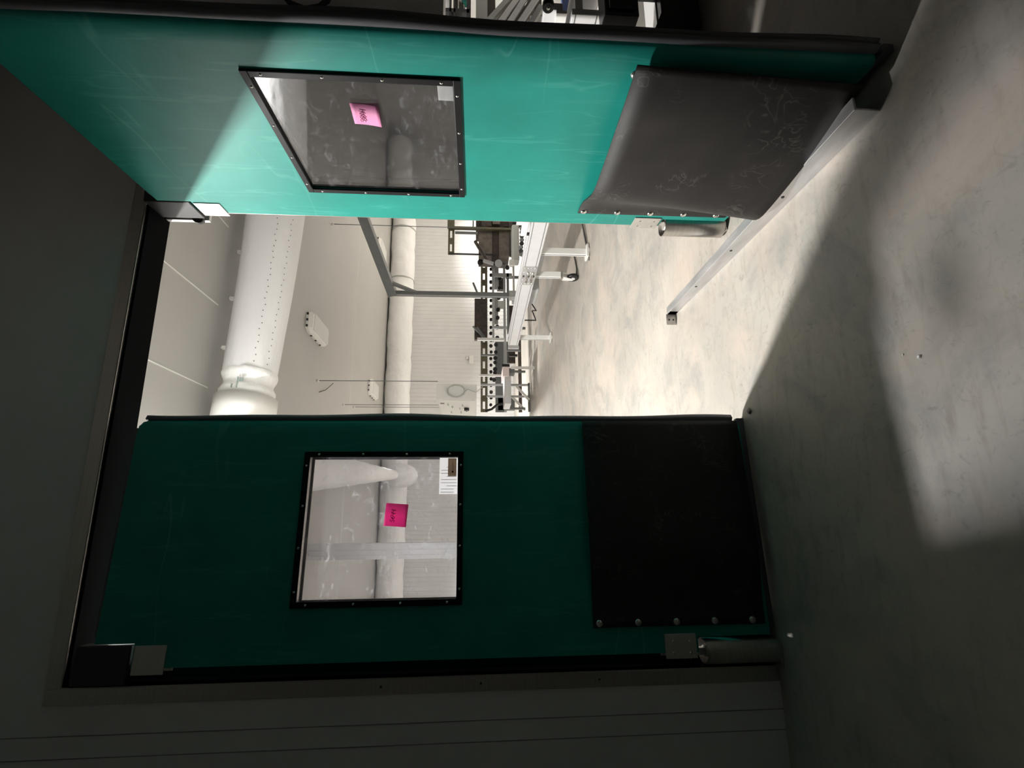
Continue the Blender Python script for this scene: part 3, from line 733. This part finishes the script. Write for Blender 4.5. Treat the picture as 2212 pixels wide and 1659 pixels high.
# floor hoses beside the legs
for (pts, lab) in (([(1274, 562), (1268, 530), (1262, 500), (1258, 480)], 'thin grey hose lying from the nearest conveyor foot'), ([(1246, 598), (1247, 580), (1243, 560), (1240, 550)], 'thin grey hose lying behind the caster wheel')):
    w3 = [tuple(at(a, c, 2, 0)+Vector((0, 0, .007))) for a, c in pts]
    o = MB().tube(w3, .007, 8).build('floor_hose', 'grey_paint'); tag(o, lab, 'hose')

# hatch trims and the things seen through the hatch
hf = thing('hatch_frame', 'pale metal trim around the conveyor hatch in the dark wall', 'hatch frame', (0, 0, 0)); hf['kind'] = 'structure'
MB().box(HX0, HX1, .0, WT, HZ1-.006, HZ1).box(HX0, HX1, 0, WT, HZ0, HZ0+.006).box(HX0, HX0+.006, 0, WT, HZ0, HZ1).box(HX1-.006, HX1, 0, WT, HZ0, HZ1).build('trim_liner', 'grey_panel', hf)
t = thing('junction_box', 'black junction box mounted at the bottom of the conveyor hatch', 'box', (1.99, -.09, .32))
MB().box(-.02, .20, 0, .09, 0, .155).build('box_body', 'black', t, bevel=.006)
MB().box(.0, .18, -.012, 0, .02, .135).build('box_lid', 'black', t, bevel=.004)
t = thing('wall_bracket', 'black angled bracket on the hatch sill, with an added light-blocking plate', 'bracket', (1.90, -.02, .196))
MB().prism([(-.1, 0), (.9, 0), (.9, -.18), (-.1, -.18)], -.02, .015).prism([(-.1, 0), (.16, 0), (.02, .055), (-.1, .055)], -.02, .02).prism([(.27, 0), (.80, 0), (.80, .13), (.27, .13)], -.02, .02).build('bracket_and_light_block', 'black', t)  # last upright plate is added out of view to block stray hatch light
t = thing('label_sheet', 'white printed label on the conveyor side seen through the wall hatch', 'label', (2.096, .16, .50))
MB().box(-.002, 0, 0, .10, 0, .07).build('sheet', 'paper', t)
b = MB()
for i in range(5): b.box(-.003, -.002, .012, .088, .010+i*.012, .013+i*.012)
b.build('print_lines', 'print', t)
YV = .38
t = thing('incline_chute', 'sloping grey and brown slide rails seen through the wall hatch', 'chute', (2.5, YV, .8))
for (a0, b0, a1, b1, w_, mm_, d_) in ((1104, -20, 1040, 50, .05, 'hose', .05), (1122, -8, 1076, 54, .012, 'white_paint', 0), (1114, -8, 1068, 54, .05, 'brown_steel', .04),
                             (1138, -8, 1096, 56, .012, 'white_paint', 0), (1130, -8, 1087, 56, .05, 'brown_steel', .04), (1162, -8, 1118, 58, .014, 'white_paint', 0), (1152, -8, 1108, 58, .06, 'brown_steel', .04), (1172, -4, 1132, 60, .03, 'hose', .05)):
    MB().bar(P(a0, b0, YV, t)+Vector((0, d_, 0)), P(a1, b1, YV, t)+Vector((0, d_, 0)), .03, w_, (0, 1, 0)).build('slide_rail', mm_, t)
px(MB(), 1028, -30, 1053, 60, YV+.10, .05, t).build('chute_post', 'hose', t)
px(MB(), 1053, -30, 1070, 60, YV+.12, .05, t).build('chute_post', 'darkbrown', t)
px(MB(), 1146, 34, 1170, 62, YV+.12, .05, t).build('chute_plate', 'hose', t)
px(MB(), 1140, -30, 1170, 34, YV+.16, .05, t).build('chute_plate', 'dark_steel', t)
t = thing('roller_pack', 'chrome roller between black brackets at the top of the wall hatch', 'roller', (2.5, YV, 1.1))
MB().cyl(P(992, -40, YV+.05, t), P(992, 38, YV+.05, t), .034, 18).build('roller', 'bolt', t)
MB().cyl(P(968, -40, YV+.10, t), P(968, 60, YV+.10, t), .014, 12).build('roller', 'alu', t)
for (a0, b0, a1, b1) in ((971, -30, 975, 42), (980, -30, 984, 44), (1008, -30, 1017, 44), (957, 18, 1014, 26)):
    px(MB(), a0, b0, a1, b1, YV-.02, .03, t).build('roller_bracket', 'black', t)
px(MB(), 958, 24, 1014, 36, YV+.14, .03, t).build('roller_cradle', 'dark_steel', t)
px(MB(), 990, -30, 1008, 4, YV+.02, .03, t).build('teal_guard', 'teal', t)
t = thing('guide_knob', 'round black knob with a bright centre at the hatch beside the conveyor', 'knob', tuple(at(1184, 6, 0, 2.06)))
MB().cyl((0, 0, 0), (-.03, 0, 0), .026, 20).build('knob_grip', 'black', t, bevel=.004)
MB().dome((-.03, 0, 0), (-1, 0, 0), .009, .005).build('knob_cap', 'bolt', t)
MB().box(0, .10, -.008, .008, -.012, .008).build('knob_arm', 'grey_paint', t)
t = thing('blue_hose_guard', 'bright blue guard strip beside the conveyor seen through the hatch', 'guard', (2.28, .25, .60))
px(MB(), 1214, -40, 1230, 28, .25, .03, t).build('guard_strip', 'blue', t)
t = thing('dust_cover', 'crumpled black cover hanging beside the blue strip in the hatch', 'cover', (2.28, .30, .52))
b = MB(); N = 10; vs = []
A_, B_, C_, D_ = P(1222, -40, .3, t), P(1246, -40, .3, t), P(1216, 58, .3, t), P(1248, 58, .3, t)
for i in range(N+1):
    for j in range(5):
        p_ = A_.lerp(C_, i/N).lerp(B_.lerp(D_, i/N), j/4); vs.append((p_.x, p_.y+.02*math.sin(i*1.9+j*2.2), p_.z+.006*math.sin(i*2.3)))
b.add(vs, [(i*5+j, (i+1)*5+j, (i+1)*5+j+1, i*5+j+1) for i in range(N) for j in range(4)], True)
so = b.build('cover_sheet', 'gasket', t, fix=False).modifiers.new('s', 'SOLIDIFY'); so.thickness = .004
t = thing('base_cabinet', 'cream painted cabinet side low in the wall hatch behind the black box', 'cabinet', (2.45, .30, .3))
px(MB(), 1302, -40, 1412, 60, .34, .3, t).build('cabinet_side', 'white_paint', t, bevel=.004)
px(MB(), 1395, -40, 1408, 60, .33, .01, t).build('corner_strip', 'paper', t)

# drooping cable on the dark wall
pts = [at(a, c, 1, -.03) for a, c in ((596, -30), (628, 8), (660, 20), (690, 15), (708, 0), (716, -25))]
o = MB().tube([tuple(p) for p in pts], .012, 10).build('wall_cable', 'black'); tag(o, 'black cable looping on the dark wall left of the hatch', 'cable')

# ------------------------------------------------------------------ second, far conveyor
t = thing('far_conveyor', 'grey conveyor on a white leg standing beyond the aluminium one', 'conveyor', (2.35, 6.2, 0))
px(MB(), 1086, 792, 1100, 812, 6.2, .5, t).build('end_panel', 'pinkwhite', t, bevel=.004)
px(MB(), 1090, 812, 1104, 872, 6.25, .45, t).build('side_rail', 'alu', t, bevel=.004)
px(MB(), 1084, 786, 1101, 792, 6.2, .4, t).build('motor', 'black', t, bevel=.004)
px(MB(), 1104, 791.5, 1156, 796, 6.2, .045, t).build('leg', 'white_paint', t)
px(MB(), 1100, 795, 1112, 806, 6.3, .2, t).build('gearbox', 'grey_paint', t, bevel=.01)
px(MB(), 1098, 746, 1121, 752, 6.2, .06, t).build('end_plate', 'alu', t)
px(MB(), 1094, 754, 1124, 757.5, 6.3, .06, t).build('leg', 'grey_paint', t)
px(MB(), 1100, 765, 1118, 769, 6.3, .06, t).build('sensor_arm', 'black', t)

# ------------------------------------------------------------------ long roller line against the far wall
YR = 7.2
t = thing('roller_conveyor', 'long dark slotted roller conveyor line running across the back of the hall', 'conveyor', (3.2, YR, 0))
def slotted(iy0, iy1, ix0=1038.5, ix1=1053, y=YR, nm='slotted_rail', m='olive', step=17):
    xa, xb = at((ix0+ix1)/2, iy1, 1, y).x, at((ix0+ix1)/2, iy0, 1, y).x
    zt, zb = at(ix0, (iy0+iy1)/2, 1, y).z, at(ix1, (iy0+iy1)/2, 1, y).z
    o_ = t.location; hh = zt-zb; b = MB()
    b.box(xa-o_.x, xb-o_.x, y-o_.y, y-o_.y+.03, zt-hh*.30, zt); b.box(xa-o_.x, xb-o_.x, y-o_.y, y-o_.y+.03, zb, zb+hh*.36)
    n_ = max(1, int((xb-xa)/.27)); s_ = (xb-xa)/n_
    for i in range(n_+1):
        c_ = xa+i*s_; b.box(max(xa, c_-.06)-o_.x, min(xb, c_+.06)-o_.x, y-o_.y, y-o_.y+.03, zb+hh*.36, zt-hh*.30)
    return b.build(nm, m, t)
slotted(558, 890)
b = MB(); px(b, 1025, 645, 1052.5, 733, YR-.12, .1, t); b.build('trough_plate', 'dark_steel', t)
for (a_, c_) in (((1022, 611), (1034, 640)), ((1022, 705), (1050, 735)), ((1030, 707), (1048, 731))):
    MB().bar(P(a_[0], a_[1], YR-.15, t), P(c_[0], c_[1], YR-.15, t), .03, .035).build('trough_arm', 'grey_paint', t)
# skate wheels along the line
wheel = None
ws = []
def wheel_at(ix_, iy_, rr, y=YR-.1, dx=0):
    global wheel
    p = P(ix_, iy_, y, t)
    if wheel is None:
        wheel = MB().cyl((0, -.02, 0), (0, .02, 0), .034, 16).cyl((0, -.026, 0), (0, .026, 0), .012, 10).build('skate_wheel', 'black', t)
        o_ = wheel
    else:
        o_ = wheel.copy(); C.objects.link(o_); o_.parent = t
    o_.location = p; o_.scale = (rr, 1, rr)
for iy_ in range(566, 886, 14): wheel_at(1060.5+random.uniform(-.5, .5), iy_+random.uniform(-2, 2), .82+random.random()*.2)
for iy_ in list(range(604, 740, 21))+list(range(747, 830, 12)): wheel_at(1081-(iy_-600)*.06+random.uniform(-1, 1), iy_+random.uniform(-3, 3), 1.0+random.random()*.25, YR-.3)
for (ix_, iy_, rr) in ((1038, 567, 1.7), (1107, 511, 1.6), (1101, 547, 1.6), (1096, 578, 1.2), (1111, 482, 1.3)): wheel_at(ix_, iy_, rr, YR-.62)
for (a0, c0, a1, c1, y, dy, nm, m_) in (
    (1063, 540, 1067.5, 738, YR-.32, .04, 'front_rail', 'lgrey_paint'),
    (1067.5, 540, 1077, 624, YR-.30, .04, 'side_plate', 'lgrey_paint'),
    (1088, 560, 1093, 890, YR-.35, .04, 'lower_rail', 'lgrey_paint'),
    (1068, 640, 1076, 700, YR-.25, .04, 'side_plate', 'lgrey_paint'),
    (1095, 590, 1100, 720, YR-.4, .04, 'lower_rail', 'grey_paint'),
    (1066, 590, 1106, 597, YR-.4, .05, 'post', 'lgrey_paint'),
    (1066, 704.5, 1096, 709, YR-.4, .05, 'post', 'lgrey_paint'),
    (1031, 729.5, 1090, 735, YR-.45, .04, 'tilt_arm', 'white_paint'),
    (1040, 765, 1075, 768, YR-.2, .04, 'cross_tie', 'grey_paint'),
    (1035.5, 808.5, 1100, 812.5, YR-.5, .04, 'white_upright', 'white_paint'),
    (1070, 738, 1090, 890, YR-.1, .04, 'side_plate', 'grey_paint'),
    (1074, 600, 1092, 625, YR-.1, .1, 'gear_guard', 'dark_steel'),
    (1076, 650, 1090, 663, YR-.36, .1, 'motor_mount', 'hose'),
    (1106, 640, 1122, 652, YR-.6, .1, 'motor_mount', 'hose'),
    (1100, 660, 1112, 720, YR-.2, .1, 'belt_guard', 'dark_steel'),
    (1094, 738, 1098, 785, YR-.3, .05, 'lower_rail', 'grey_paint'),
    (1098, 757, 1113, 784, YR-.15, .05, 'belt_guard', 'dark_steel'),
    (1119, 640, 1126, 890, YR-.1, .05, 'floor_beam', 'brown_steel'),
    (1076, 860, 1112, 886, YR-.1, .05, 'belt_guard', 'grey_paint'),
):
    px(MB(), a0, c0, a1, c1, y, dy, t).build(nm, m_, t)
MB().tube([tuple(P(*q_, YR-.5, t)) for q_ in ((1048, 888), (1062, 884), (1074, 874), (1088, 872), (1102, 876))], .022, 10).build('drive_hose', 'black', t)
for iy_ in (596, 706, 800, 880): px(MB(), 1093, iy_, 1135, iy_+4, YR-.3, .05, t).build('leg', 'grey_paint', t)

# dark press at the right end of the line
YM = 6.5
t = thing('dark_machine', 'dark brown boxy machine in an olive slotted frame, right of the roller line', 'machine', (5.0, YM, 0))
for (a0, c0, a1, c1, dy, nm, m_, dd) in (
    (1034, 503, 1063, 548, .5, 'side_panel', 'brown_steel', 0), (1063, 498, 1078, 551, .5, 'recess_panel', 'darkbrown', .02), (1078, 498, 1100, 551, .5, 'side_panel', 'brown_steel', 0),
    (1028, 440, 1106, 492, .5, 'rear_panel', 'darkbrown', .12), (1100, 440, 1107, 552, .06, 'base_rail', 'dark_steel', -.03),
    (967, 440, 982, 491, .06, 'top_rail', 'olive', 0), (969, 490, 1104, 494.5, .06, 'upright', 'olive', -.05), (983, 500, 1032, 503, .05, 'upright', 'grey_paint', -.02),
    (970, 547.4, 1070, 549, .04, 'thin_upright', 'black', -.02), (1021, 440, 1023.5, 492, .05, 'upright', 'black', -.01),
    (1064, 470, 1080, 484, .1, 'gear_cover', 'brown_steel', .05), (1040, 470, 1062, 488, .1, 'gear_cover', 'dark_steel', .04)):
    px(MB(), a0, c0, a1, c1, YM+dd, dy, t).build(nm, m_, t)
slotted(491, 549, 968, 981.5, YM, 'slotted_rail')
MB().bar(P(1026, 521, YM-.1, t), P(1053, 566, YM-.1, t), .05, .05).build('chute_arm', 'dark_steel', t)
MB().bar(P(1034, 530, YM-.08, t), P(1050, 556, YM-.08, t), .03, .03).build('chute_arm', 'grey_paint', t)
MB().bar(P(1044, 563, YM-.2, t), P(1066, 570, YM-.2, t), .05, .05).build('wheel_arm', 'lgrey_paint', t)
MB().cyl(P(1077, 569, YM-.3, t), P(1077, 569, YM-.2, t), .07, 20).build('round_cover', 'lgrey_paint', t)
px(MB(), 1106, 484, 1122, 560, YM-.3, .25, t).build('tank_side', 'hose', t, bevel=.03)
px(MB(), 1100, 560, 1112, 572, YM-.35, .1, t).build('valve_block', 'white_paint', t, bevel=.01)
px(MB(), 1108, 572, 1111.5, 640, YM-.3, .05, t).build('pipe_rail', 'lgrey_paint', t)
for i in range(8):
    c0 = 494+i*8; MB().cyl(P(1126+random.uniform(-3, 3), c0, YM-.9, t), P(1126, c0, YM-.8, t), .035, 12).build('fitting', random.choice(['black', 'grey_paint', 'dark_steel']), t)
px(MB(), 1122, 590, 1125, 596, YM-1.2, .03, t).build('orange_tab', 'orange', t)
for (a0, c0, a1, c1) in ((1090, 486, 1140, 490), (1090, 545, 1140, 549)): px(MB(), a0, c0, 1138, c1, YM+.1, .05, t).build('leg', 'dark_steel', t)

# braced stands in the back
for k, (iy_, d_, lab) in enumerate(((831, (1115, 834, 1143, 864), 'slim grey braced stand below the right corner of the control cabinet'), (856, (1108, 859, 1134, 886), 'slim grey braced stand nearest the closed leaf'))):
    yy = 6.75+.22*k
    o_ = at(1143, iy_, 1, yy); t = thing('braced_stand', lab, 'stand', (o_.x, yy, 0), 0, 'braced stands by the roller line')
    px(MB(), 1038 if k == 0 else 1052, iy_-2, 1143, iy_+1.5, yy, .05, t).build('post', 'lgrey_paint', t)
    MB().bar(P(d_[0], d_[1], yy, t), P(d_[2], d_[3], yy, t), .04, .04).build('brace', 'white_paint', t)
    px(MB(), 1141, iy_-4, 1145, d_[3]+3, yy, .05, t).build('foot_bar', 'grey_paint', t)
